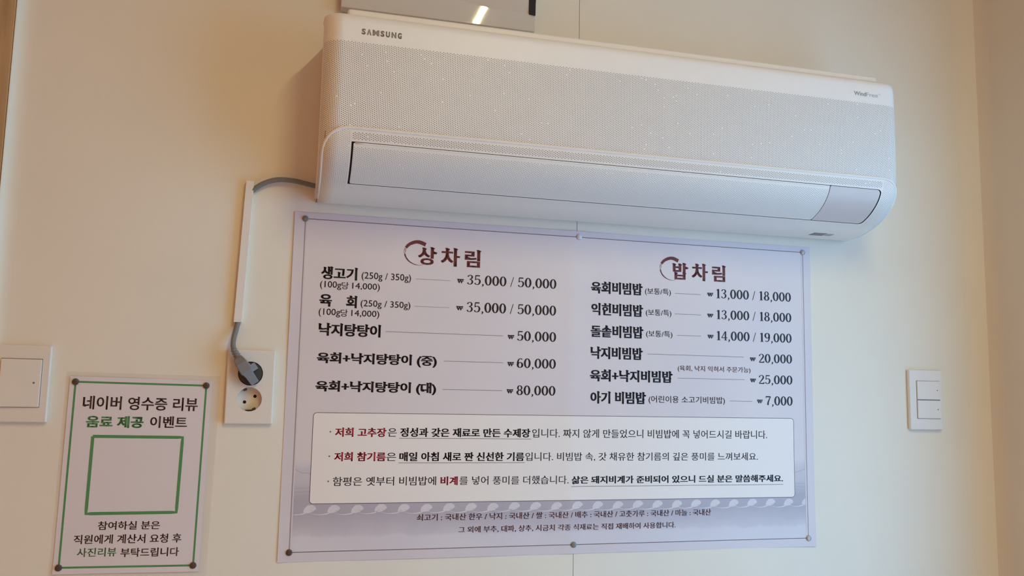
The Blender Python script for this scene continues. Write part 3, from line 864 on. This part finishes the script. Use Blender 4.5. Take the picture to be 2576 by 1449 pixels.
# text, style, x0, x1, y centre, height (mm), slope
MENU=[
 ('생고기', 'name', 29.8, 91.4, 90.4, 22.1, -0.0268),
 ('(250g / 350g)', 'detail', 97.9, 182.9, 93.4, 15.1, -0.0042),
 ('₩', 'won', 264.7, 276.5, 92.6, 9.0, -0.0518),
 ('35,000 / 50,000', 'price', 282.3, 447.7, 90.2, 18.2, -0.0117),
 ('(100g당 14,000)', 'detail', 29.2, 129.6, 111.8, 13.0, -0.0095),
 ('육', 'name', 29.2, 50.0, 137.6, 20.9, -0.0117),
 ('회', 'name', 73.4, 92.7, 138.2, 21.1, 0.0166),
 ('(250g / 350g)', 'detail', 98.2, 183.4, 141.2, 14.5, -0.0019),
 ('₩', 'won', 264.3, 276.8, 140.7, 8.9, -0.0436),
 ('35,000 / 50,000', 'price', 282.8, 447.9, 138.7, 18.6, -0.0113),
 ('(100g당 14,000)', 'detail', 29.0, 130.5, 158.5, 12.9, -0.002),
 ('낙지탕탕이', 'name', 29.6, 134.9, 186.4, 21.8, -0.0189),
 ('₩', 'won', 358.6, 370.7, 188.2, 9.0, -0.0349),
 ('50,000', 'price', 375.8, 448.6, 186.4, 18.1, -0.0177),
 ('육회+낙지탕탕이 (중)', 'name', 29.5, 232.9, 235.4, 21.4, -0.0082),
 ('₩', 'won', 359.1, 371.1, 236.1, 8.9, -0.0268),
 ('60,000', 'price', 376.3, 448.8, 234.7, 17.9, -0.0165),
 ('육회+낙지탕탕이 (대)', 'name', 29.4, 233.1, 282.6, 21.2, -0.0059),
 ('₩', 'won', 358.8, 370.9, 284.1, 8.8, -0.0187),
 ('80,000', 'price', 376.7, 448.7, 282.7, 17.8, -0.0119),
 ('육회비빔밥', 'name', 514.6, 617.8, 90.9, 22.5, 0.001),
 ('(보통/특)', 'detail', 622.0, 674.6, 94.0, 13.7, -0.0184),
 ('₩', 'won', 749.5, 762.2, 93.6, 8.6, -0.0477),
 ('13,000 / 18,000', 'price', 768.7, 929.8, 91.6, 18.6, -0.0101),
 ('익힌비빔밥', 'name', 515.6, 618.7, 131.0, 22.8, -0.0129),
 ('(보통/특)', 'detail', 623.8, 675.4, 133.8, 13.7, -0.0064),
 ('₩', 'won', 749.2, 761.9, 133.8, 8.6, -0.0413),
 ('13,000 / 18,000', 'price', 768.9, 929.9, 131.8, 18.4, -0.0074),
 ('돌솥비빔밥', 'name', 514.9, 619.4, 171.4, 22.7, -0.0118),
 ('(보통/특)', 'detail', 624.4, 677.4, 173.6, 13.6, -0.011),
 ('₩', 'won', 749.5, 762.1, 173.8, 8.5, -0.035),
 ('14,000 / 19,000', 'price', 768.6, 929.7, 172.1, 18.3, -0.0047),
 ('낙지비빔밥', 'name', 514.5, 618.1, 211.0, 22.6, -0.0102),
 ('₩', 'won', 838.1, 850.7, 214.2, 8.6, -0.0282),
 ('20,000', 'price', 857.6, 929.8, 212.5, 17.8, -0.0133),
 ('(육회, 낙지 익혀서 주문가능)', 'note', 688.0, 839.0, 235.7, 12.1, -0.0077),
 ('육회+낙지비빔밥', 'name', 514.1, 678.1, 252.1, 22.0, 0.0002),
 ('₩', 'won', 838.1, 850.7, 254.5, 8.5, -0.022),
 ('25,000', 'price', 857.0, 929.9, 253.0, 17.7, -0.0036),
 ('아기 비빔밥', 'name', 515.3, 624.6, 291.9, 22.3, -0.0006),
 ('(어린이용 소고기비빔밥)', 'detail', 629.4, 784.5, 294.4, 15.0, -0.0094),
 ('₩', 'won', 852.5, 864.5, 294.1, 8.5, -0.0157),
 ('7,000', 'price', 871.4, 929.6, 293.3, 18.2, -0.002),
 ('저희 고추장', 'red', 64.7, 150.6, 357.3, 15.3, -0.0067),
 ('은', 'body', 152.5, 167.7, 357.3, 14.0, -0.0066),
 ('정성과 갖은 재료로 만든 수제장', 'bold', 173.3, 404.0, 356.7, 15.4, -0.0017),
 ('입니다. 짜지 않게 만들었으니 비빔밥에 꼭 넣어드시길 바랍니다.', 'body', 406.8, 873.1, 356.7, 15.5, 0.0002),
 ('저희 참기름', 'red', 64.8, 150.6, 397.6, 15.2, 0.0004),
 ('은', 'body', 151.6, 168.2, 398.0, 13.5, 0.0005),
 ('매일 아침 새로 짠 신선한 기름', 'bold', 173.4, 393.1, 397.6, 15.3, 0.003),
 ('입니다. 비빔밥 속, 갓 채유한 참기름의 깊은 풍미를 느껴보세요.', 'body', 395.1, 853.0, 397.8, 15.4, 0.0004),
 ('함평은 옛부터 비빔밥에', 'body', 64.6, 238.1, 438.1, 14.9, 0.0023),
 ('비계', 'red', 244.7, 275.9, 438.4, 14.8, 0.0074),
 ('를 넣어 풍미를 더했습니다.', 'body', 278.2, 475.3, 438.1, 14.7, -0.0004),
 ('삶은 돼지비계가 준비되어 있으니 드실 분은 말씀해주세요.', 'bold', 480.8, 906.2, 438.8, 14.3, 0.0046),
 ('쇠고기 : 국내산 한우 / 낙지 : 국내산 / 쌀 : 국내산 / 배추 : 국내산 / 고춧가루 : 국내산 / 마늘 : 국내산', 'foot', 206.5, 754.8, 498.9, 11.4, 0.0009),
 ('그 외에 부추, 대파, 상추, 시금치 각종 식재료는 직접 재배하여 사용합니다.', 'foot', 278.5, 682.8, 520.6, 11.3, 0.0053),
]
REVIEW=[
 ('네이버 영수증 리뷰', 'brown', -323.1, -153.8, 314.6, 21.1, -0.0075),
 ('음료 제공', 'green', -316.3, -233.0, 343.7, 18.3, -0.0036),
 ('이벤트', 'brown', -223.4, -168.2, 343.4, 18.6, -0.0003),
 ('참여하실 분은', 'brown2', -288.2, -198.5, 502.6, 13.0, 0.023),
 ('직원에게 계산서 요청 후', 'brown2', -320.8, -165.7, 522.9, 13.9, 0.024),
 ('사진리뷰', 'green2', -314.8, -258.9, 542.1, 13.3, 0.0278),
 ('부탁드립니다', 'brown2', -253.1, -168.1, 543.9, 13.5, 0.0278),
]
for text, st, x0, x1, yc, h, ang in MENU:
    pl_ = on_poster(0.34)
    if text.startswith('(100g'):
        for t_, a_, b_, dy_, h_ in (('(100g', 0.0, 0.35, 0, 1.12), ('당', 0.357, 0.475, -0.06, 0.95), ('14,000)', 0.534, 1.0, 0.02, 1.08)):
            fit_text('portion_note', t_, x0 + (x1 - x0) * a_, x0 + (x1 - x0) * b_, yc + h * dy_, h * h_, pl_, M['ink_soft'], poster, spread=0.06)
        continue
    if st == 'price':
        child_h = h * 1.13 if ',' in text else h
        fit_text('price', text, x0, x1, yc + h * 0.04, child_h, pl_, M['ink'], poster, data=numerals(text))
    elif st == 'won':
        fit_text('currency_mark', text, x0, x1, yc, h * 0.86, pl_, M['ink'], poster, data=won_sign())
    else:
        mk, off, spr, hd = STY[st]
        fit_text(PART[st], text, x0, x1, yc, h, pl_, M[mk], poster, offset=off, spread=spr, heads=hd)
for i, (t, b) in enumerate((('상', (193.6, 227.9, 35.5, 67.3)), ('차', (234.2, 268.5, 34.5, 67.6)), ('림', (277.1, 306.7, 35.5, 67.2)),
                            ('밥', (677.7, 711.1, 35.7, 67.8)), ('차', (717.4, 751.2, 35.0, 68.4)), ('림', (760.1, 789.3, 36.0, 67.9)))):
    fit_text('heading_character', t, b[0], b[1], (b[2] + b[3]) / 2, b[3] - b[2], on_poster(0.34), M['maroon'], poster, offset=0.014, spread=0.8, heads=0.08)
RINGS = [[(206.7, 31.9, 6.7), (196.2, 28.0, 6.3), (186.4, 28.6, 5.6), (177.4, 33.4, 5.2), (172.3, 39.4, 4.5), (170.3, 46.4, 3.0), (171.7, 53.9, 2.2), (176.1, 60.5, 2.1), (182.3, 65.1, 1.6), (190.0, 68.1, 1.0), (197.6, 68.6, 0.6), (202.9, 67.4, 0.2)],
         [(689.9, 32.5, 6.7), (679.6, 28.3, 6.3), (669.7, 28.9, 5.6), (660.6, 33.8, 5.2), (655.3, 39.9, 4.5), (653.1, 47.1, 3.0), (654.2, 54.8, 2.2), (658.3, 61.6, 2.1), (664.4, 66.4, 1.6), (672.0, 69.5, 1.0), (679.5, 70.0, 0.6), (684.9, 68.8, 0.2)]]
for pts in RINGS:
    vs, fs = ribbon(pts)
    rnd = random.Random(5)
    n = len(vs) // 2
    keep = []
    # rough outer edge, and a dry-brush stretch on the left side
    for k in range(n):
        x, y = vs[2 * k + 1]; j = rnd.uniform(-0.25, 0.25)
        vs[2 * k + 1] = (x + j, y + j)
    dry = [f for f in fs if 16 <= f[0] // 2 <= 21]
    fs = [f for f in fs if f not in dry]
    for f in dry:      # broken bristle marks instead of a solid stroke
        a, b, c, d = (vs[q] for q in f)
        for m in range(5):
            if rnd.random() < 0.36: continue
            t0, t1 = m / 5, (m + rnd.uniform(0.5, 0.95)) / 5
            e0, e1 = rnd.uniform(0, 0.3), rnd.uniform(0.7, 1)
            def mixp(s, e):
                p = (a[0] + (b[0] - a[0]) * s, a[1] + (b[1] - a[1]) * s); q = (d[0] + (c[0] - d[0]) * s, d[1] + (c[1] - d[1]) * s)
                return (p[0] + (q[0] - p[0]) * e, p[1] + (q[1] - p[1]) * e)
            i = len(vs); vs += [mixp(t0, e0), mixp(t1, e0), mixp(t1, e1), mixp(t0, e1)]; fs.append((i, i + 1, i + 2, i + 3))
    child(link('brush_ring', mesh('brush_ring', [on_poster(0.32)(*v) for v in vs], fs), M['maroon']), poster)
LEAD = [(191.5, 254.7, 93.0), (191.2, 254.8, 140.8), (142.3, 350.3, 186.6), (244.7, 351.1, 234.2), (244.2, 351.2, 283.2), (682.7, 736.3, 94.6), (682.6, 736.1, 133.5), (686.8, 735.8, 173.6), (627.3, 825.3, 210.5), (688.0, 826.2, 253.6), (794.7, 842.0, 294.2)]
for k, (a, b, y) in enumerate(LEAD):
    if k < 2:   # dotted leaders
        segs = [[(a + q * 2.2, y), (a + q * 2.2 + 1.5, y)] for q in range(int((b - a) / 2.2))]
    else:
        segs = [[(a, y), (b, y)]]
    ll = line_print('leader_line', segs, 0.62, on_poster(0.3), M['ink_grey'], poster)
    if k < 2: tag(ll, kind='stuff')
for a, b, y in ((171.8, 405.2, 367.0), (172.3, 393.9, 408.1), (480.3, 906.5, 450.0)):
    line_print('underline', [[(a, y), (b, y)]], 0.7, on_poster(0.32), M['line'], poster)
for x, y in ((57.1, 356.7), (57.1, 397.0), (57.1, 437.8)):
    c = [(x + 1.35 * math.cos(k * math.pi / 6), y + 1.35 * math.sin(k * math.pi / 6)) for k in range(12)]
    child(link('bullet', mesh('bullet', [on_poster(0.34)(*v) for v in c], [tuple(range(12))]), M['ink_grey']), poster)

# ================================================================ REVIEW NOTICE (laminated A4)
AR, AX, AY = 0.0113, -335.5, 282.4
ca, sa_ = math.cos(AR), math.sin(AR)
AW, AH = 192.9, 281.3
def a4(x, y):        # notice coordinates (mm from its own frame corner) -> wall
    return AX + x * ca - y * sa_, AY + x * sa_ + y * ca
def und4(x, y):
    return 1.3 + 0.5 * math.sin(x / 48.0 + 1) * math.cos(y / 80.0) + 1.2 * math.exp(-(AH + 11 - y) / 10.0)
def on_a4(lift):
    return lambda x, y: V(*a4(x, y), und4(x, y) + lift)
notice = tag(empty('review_notice', V(-240, 424, 0)), 'small laminated portrait notice with green frame pinned beside the wall socket', 'notice')
def a4_sheet(name, x0, x1, y0, y1, nx, ny, lift, th, material):
    o = paper_sheet(name, x0, x1, y0, y1, nx, ny, lambda x, y: 0, material, notice, th)
    w = nx + 1
    for lay in (0, 1):
        for j in range(ny + 1):
            for i in range(nx + 1):
                x = x0 + (x1 - x0) * i / nx; y = y0 + (y1 - y0) * j / ny
                o.data.vertices[lay * w * (ny + 1) + j * w + i].co = V(*a4(x, y), und4(x, y) + lift - lay * th)
    o.data.update()
    return o
a4_sheet('paper', -8.2, AW + 9.0, -8.5, AH + 9.5, 20, 28, 0.0, 0.25, M['paper'])
a4_sheet('laminate_pouch', -13.0, AW + 21.0, -15.5, AH + 14.0, 20, 28, -0.35, 0.2, M['film'])
line_print('frame_line', [[(0, 0), (AW, 0), (AW, AH), (0, AH), (0, 0)]], 2.9, on_a4(0.18), M['green'], notice)
def plane_a4(x, y, lift=0.24):   # wall mm -> on the sheet
    dx, dy = x - AX, y - AY
    u, v = dx * ca + dy * sa_, -dx * sa_ + dy * ca
    return V(x, y, und4(u, v) + lift)
q = [(-306.8, 364.3), (-171.6, 365.4), (-173.8, 485.7), (-308.4, 485.9)]
q = [(a + (1.9 if i in (0, 3) else -1.9), b + (1.9 if i < 2 else -1.9)) for i, (a, b) in enumerate(q)]
q.append(q[0])
line_print('code_frame', [q], 4.6, plane_a4, M['green'], notice)
for text, st, x0, x1, yc, h, ang in REVIEW:
    mk, off, spr, hd = STY[st]
    fit_text('notice_text', text, x0, x1, yc, h, plane_a4, M[mk], notice, offset=off, spread=spr, heads=hd, rot=0.006)

# ================================================================ THUMBTACKS
def tack(x, y, base, material, label, group, tilt=0.0):
    bm = bmesh.new()
    prof = [(0.0, 2.6), (2.2, 2.5), (4.2, 2.1), (5.0, 1.4), (5.15, 0.5), (4.6, 0.05)]
    n = 24
    rings = []
    for r_, d_ in prof:
        if r_ == 0:
            rings.append([bm.verts.new(V(x, y, base + d_))]); continue
        rings.append([bm.verts.new(V(x + r_ * math.cos(2 * math.pi * k / n), y + r_ * math.sin(2 * math.pi * k / n), base + d_)) for k in range(n)])
    for k in range(n):
        bm.faces.new((rings[0][0], rings[1][k], rings[1][(k + 1) % n]))
        for a, b in zip(rings[1:-1], rings[2:]):
            bm.faces.new((a[k], b[k], b[(k + 1) % n], a[(k + 1) % n]))
    bm.faces.new(rings[-1][::-1])
    bmesh.ops.recalc_face_normals(bm, faces=bm.faces)
    root = tag(empty('thumbtack', V(x, y, base)), label, 'thumbtack', group)
    bm_obj('cap', bm, material, root, True)
    bm_obj('pin', cyl_bm(x, y, 0.6, -3.0, base + 0.4, 10), M['tack_silver'], root)
G1, G2 = 'thumbtacks holding the menu poster', 'thumbtacks holding the small notice'
for x, y, mk, lb in ((0, 0, 'tack_grey', 'dull grey thumbtack at the top left corner of the menu poster'),
                     (FW * 0.5117, -0.3, 'tack_white', 'white thumbtack at the middle of the menu poster\'s top edge'),
                     (FW, 0, 'tack_silver', 'silver thumbtack at the top right corner of the menu poster'),
                     (0, FH, 'tack_brown', 'dark brown thumbtack at the bottom left corner of the menu poster'),
                     (486.3, FH, 'tack_grey', 'grey thumbtack at the middle of the menu poster\'s bottom edge'),
                     (FW, FH, 'tack_silver', 'pale silver thumbtack at the bottom right corner of the menu poster')):
    tack(x, y, und(x, y) + 0.36, M[mk], lb, G1)
for x, y, lb in ((0, 0, 'brown thumbtack at the top left corner of the green-framed notice'), (AW, 0, 'brown thumbtack at the top right corner of the green-framed notice'),
                 (0, AH, 'brown thumbtack at the bottom left corner of the green-framed notice'), (AW, AH, 'brown thumbtack at the bottom right corner of the green-framed notice')):
    tack(*a4(x, y), und4(x, y) + 0.3, M['tack_brown'], lb, G2)

# ================================================================ WALL SOCKET
SX0, SX1, SY0, SY1, SD = -112.2, -37.2, 225.4, 345.0, 9.5
sock = tag(empty('wall_socket', V(-74.7, 345, 0)), 'ivory double wall socket with a grey plug in its upper outlet', 'socket')
plate = bm_obj('plate', box_bm(SX0, SX1, SY0, SY1, 0, SD, 2.2, 3), M['plate'])
OUT = [(-75.0, 263.6), (-74.6, 305.2)]
cut = []
for k, (x, y) in enumerate(OUT):
    cut.append(bm_obj('cut', cyl_bm(x, y, 19.4, -2.0, 20, 64), None))
for c in cut: c.data.materials.clear()
boolean(plate, cut)
child(plate, sock)
sheet_ = next(c for c in wb.children if c.name == 'wallpaper_sheet')
boolean(sheet_, [bm_obj('cut', cyl_bm(x, y, 19.7, -20, 5, 48), None) for x, y in OUT])
for x, y in OUT:
    ang = math.radians(-31)
    floor_ = bm_obj('outlet_well', cyl_bm(x, y, 19.6, -11.8, -4.5, 64), M['plate'])
    cs = []
    for sgn in (1, -1):
        cs.append(bm_obj('cut', cyl_bm(x + sgn * 9.3 * math.cos(ang), y + sgn * 9.3 * math.sin(ang), 2.7, -11, 0, 20), None))
    boolean(floor_, cs)
    child(floor_, sock)
    # side wall of the well
    bm = bmesh.new(); n = 64
    r_ = [[bm.verts.new(V(x + 19.35 * math.cos(2 * math.pi * k / n), y + 19.35 * math.sin(2 * math.pi * k / n), d)) for k in range(n)] for d in (-4.6, SD - 0.6)]
    for k in range(n):
        bm.faces.new((r_[0][k], r_[0][(k + 1) % n], r_[1][(k + 1) % n], r_[1][k]))
    child(bm_obj('outlet_rim', bm, M['plate'], None, True), sock)
    for sgn in (1, -1):
        bm_obj('pin_hole', cyl_bm(x + sgn * 9.3 * math.cos(ang), y + sgn * 9.3 * math.sin(ang), 2.65, -10.9, -8.0, 20), M['hole'], sock)
    for a in (-116, 64):          # earth clips in the well wall
        a = math.radians(a)
        ux, uy = math.cos(a), math.sin(a)
        vs = []
        for d in (-4.4, 4.0):
            for p, q_ in ((15.4, -2.6), (15.4, 2.6), (19.2, 2.6), (19.2, -2.6)):
                vs.append(V(x + ux * p - uy * q_, y + uy * p + ux * q_, d))
        bm_obj_me = mesh('earth_clip', vs, [(4, 5, 6, 7), (0, 1, 5, 4), (1, 2, 6, 5), (2, 3, 7, 6), (3, 0, 4, 7)])
        child(link('earth_clip', bm_obj_me, M['clip']), sock)
bm_obj('keying_slot', box_bm(-80.5, -69.0, 322.4, 324.0, -4.4, 3.5), M['hole'], sock)

# ================================================================ POWER CORD with plug
cord = tag(empty('power_cord', V(-75, 264, 0)), 'grey power cord running from the air conditioner to the socket', 'cord')
up = catmull([V(-92, -36, 6), V(-87.5, -41, 6.5), V(-80, -47.5, 8), V(-70, -54, 9), V(-55, -60, 10), V(-40, -62, 11), V(-20, -61, 12), V(0, -57.5, 12), V(40, -50, 12)], 8)
child(link('cable', tube_mesh('cable', up, 0.0042, 14), M['cord'], None, True), cord)
lowp = catmull([V(-98.5, 150, 5), V(-99.2, 176, 5.2), V(-101.0, 190, 7), V(-103.6, 205, 12), V(-104.2, 218, 18), V(-101.5, 229, 23)], 8)
child(link('cable', tube_mesh('cable', lowp, 0.0042, 14), M['cord'], None, True), cord)
# ribbed strain relief
a, b = V(-102.5, 226, 22), V(-90.5, 246.5, 27)
pts, rad = [], []
for k in range(41):
    t = k / 40
    pts.append(a.lerp(b, t)); rad.append((0.0051 + 0.0022 * t) * (1.0 if (k // 4) % 2 == 0 else 0.80))
child(link('strain_relief', tube_mesh('strain_relief', pts, rad, 16), M['plug'], None, True), cord)
# plug: dark round base sunk in the well, a grey grip slanting across it
bmb = cyl_bm(-75.0, 263.6, 18.4, -4.0, 13.5, 56, 18.0)
bm_obj('plug_base', bmb, M['plug_dark'], cord)
for aa in (-52, 128):
    a_ = math.radians(aa)
dx, dy = (-65.5 + 96.5), (281.5 - 238.0)
L_ = math.hypot(dx, dy); ux, uy = dx / L_, dy / L_
def pl_pt(s, w, d):     # s along the grip, w across
    return V(-96.0 + ux * s - uy * w, 238.0 + uy * s + ux * w, d)
def loft(name, secs, material, bev=1.2):
    """secs: (s, half width, d0, d1)"""
    bm = bmesh.new(); rows = []
    for s, w, e0, e1 in secs:
        rows.append([bm.verts.new(pl_pt(s, *c)) for c in ((-w, e0), (-w, e1), (w, e1), (w, e0))])
    for A_, B_ in zip(rows[:-1], rows[1:]):
        for k in range(4):
            bm.faces.new((A_[k], A_[(k + 1) % 4], B_[(k + 1) % 4], B_[k]))
    bm.faces.new(rows[0]); bm.faces.new(rows[-1][::-1])
    bmesh.ops.recalc_face_normals(bm, faces=bm.faces)
    bmesh.ops.bevel(bm, geom=list(bm.edges), offset=bev / 1000, segments=2, profile=0.5, affect='EDGES', clamp_overlap=True)
    return bm_obj(name, bm, material, cord, True)
loft('plug_grip', [(1, 7.0, 14, 34), (12, 9.0, 12, 38), (27, 9.6, 12.5, 37), (34, 7.2, 13, 33), (51, 6.6, 13, 24)], M['plug'])
loft('plug_shoulder', [(17, 10.0, 10, 29), (29, 10.4, 10, 25)], M['plug'])
def wing(sgn, w0, w1, s0, s1, dd_):
    bm = bmesh.new()
    vs = [bm.verts.new(pl_pt(s, sgn * w, d)) for s in (s0, s1) for w in (w0, w1) for d in (10, dd_ if w == w0 else dd_ - 6)]
    for f in ((0, 1, 3, 2), (4, 6, 7, 5), (0, 4, 5, 1), (2, 3, 7, 6), (0, 2, 6, 4), (1, 5, 7, 3)):
        bm.faces.new([vs[i] for i in f])
    bmesh.ops.recalc_face_normals(bm, faces=bm.faces)
    bmesh.ops.bevel(bm, geom=list(bm.edges), offset=0.0012, segments=2, profile=0.5, affect='EDGES', clamp_overlap=True)
    bm_obj('plug_shoulder', bm, M['plug'], cord, True)
wing(-1, 6, 17.0, 21, 33, 24)

# ================================================================ CABLE TRUNKING
tr = tag(empty('cable_trunking', V(-96, 180, 0)), 'white vertical plastic cable trunking between air conditioner cord and socket', 'cable trunking')
def prism4(name, top, bot, dep, material, parent, bev):
    bm = bmesh.new()
    vs = []
    for (xa, xb, y) in (top, bot):
        for x in (xa, xb):
            for d in (0.0, dep):
                vs.append(bm.verts.new(V(x, y, d)))
    for f in ((0, 1, 3, 2), (4, 6, 7, 5), (0, 4, 5, 1), (2, 3, 7, 6), (0, 2, 6, 4), (1, 5, 7, 3)):
        bm.faces.new([vs[i] for i in f])
    bmesh.ops.recalc_face_normals(bm, faces=bm.faces)
    bmesh.ops.bevel(bm, geom=list(bm.edges), offset=bev / 1000, segments=2, profile=0.5, affect='EDGES', clamp_overlap=True)
    return bm_obj(name, bm, material, parent, True)
prism4('base_channel', (-98.2, -86.6, -55.6), (-105.2, -93.6, 180.2), 5.0, M['duct'], tr, 0.3)
prism4('cover', (-99.2, -86.0, -56.0), (-106.2, -93.0, 180.6), 10.5, M['duct'], tr, 0.8)

# ================================================================ LIGHT SWITCHES
ls = tag(empty('light_switch', V(-410, 345, 0)), 'ivory single-rocker light switch at the far left of the wall', 'switch')
bm_obj('plate', box_bm(-449, -371, 228, 345.5, 0, 8.5, 2.4, 3), M['plate'], ls, True)
bm_obj('rocker_gap', box_bm(-439.6, -382.2, 248.6, 322.9, 6, 8.8), M['gap'], ls)
rk = box_bm(-438.9, -382.9, 249.6, 322.2, 6, 11.2, 1.0, 2)
for v in rk.verts:      # the rocker is pressed on its right side
    x = v.co.x * 1000
    if -v.co.y > 0.008: v.co.y -= (-(x + 382.9) / 56.0) * 0.0022
rko = bm_obj('rocker', rk, M['plate'], ls, True)
bm_obj('indicator', cyl_bm(-391.8, 285.3, 1.5, 9, 11.9, 16), M['gap'], ls)

rs = tag(empty('light_switch', V(1228, 344, 0)), 'glossy white two-rocker light switch on the right side of the wall', 'switch')
bm_obj('plate', box_bm(1190.8, 1268, 225.5, 344.5, 0, 9.0, 2.4, 3), M['plate_white'], rs, True)
for y0_, y1_ in ((247.6, 284.2), (286.2, 321.8)):
    bm_obj('rocker_gap', box_bm(1206.2, 1262.2, y0_ - 0.7, y1_ + 0.7, 6, 9.15), M['gap'], rs)
    bm_obj('rocker', box_bm(1207.0, 1261.6, y0_, y1_, 6, 12.0, 0.9, 2), M['plate_white'], rs, True)
    bm_obj('indicator', cyl_bm(1254.0, (y0_ + y1_) / 2, 1.2, 9, 12.2, 14), M['gap'], rs)

# ================================================================ GLOSSY PANEL ABOVE THE AIR CONDITIONER
gp = tag(empty('glossy_panel', V(220, -377, 0)), 'glossy white wall panel with a black tapering mark, above the air conditioner', 'panel')
bm_obj('board', box_bm(41.5, 391.5, -760, -372, 4, 26, 1.2, 2), M['gloss_panel'], gp, True)
# shallow curved swelling on its face: lower edge runs in an arc
cx_, cy_, rx, ry = 340.0, -608.0, 330.0, 205.0
vs, fs = [], []
NR, NA = 14, 60
for i in range(NR + 1):
    f = i / NR
    for k in range(NA + 1):
        a = math.pi * (0.0 + 1.0 * k / NA)
        x = cx_ + rx * f * math.cos(a); y = cy_ + ry * f * math.sin(a)
        x = min(max(x, 43.0), 390.0)
        h = 7.0 * (1 - f ** 6)
        vs.append(V(x, y, 25.6 + h))
for i in range(NR):
    for k in range(NA):
        a = i * (NA + 1) + k; fs.append((a, a + 1, a + NA + 2, a + NA + 1))
child(link('swelling', mesh('swelling', vs, fs), M['gloss_panel'], None, True), gp)
bm = bmesh.new()
outl = [(375.5, -470), (378.5, -425), (379.6, -404.0), (391.3, -402.4), (391.4, -425), (394.0, -470)]
A_ = [bm.verts.new(V(x, y, 26.1)) for x, y in outl]; B_ = [bm.verts.new(V(x, y, 29.5)) for x, y in outl]
bm.faces.new(A_[::-1]); bm.faces.new(B_)
for k in range(6): bm.faces.new((A_[k], A_[(k + 1) % 6], B_[(k + 1) % 6], B_[k]))
bmesh.ops.recalc_face_normals(bm, faces=bm.faces)
bm_obj('black_mark', bm, M['black'], gp)
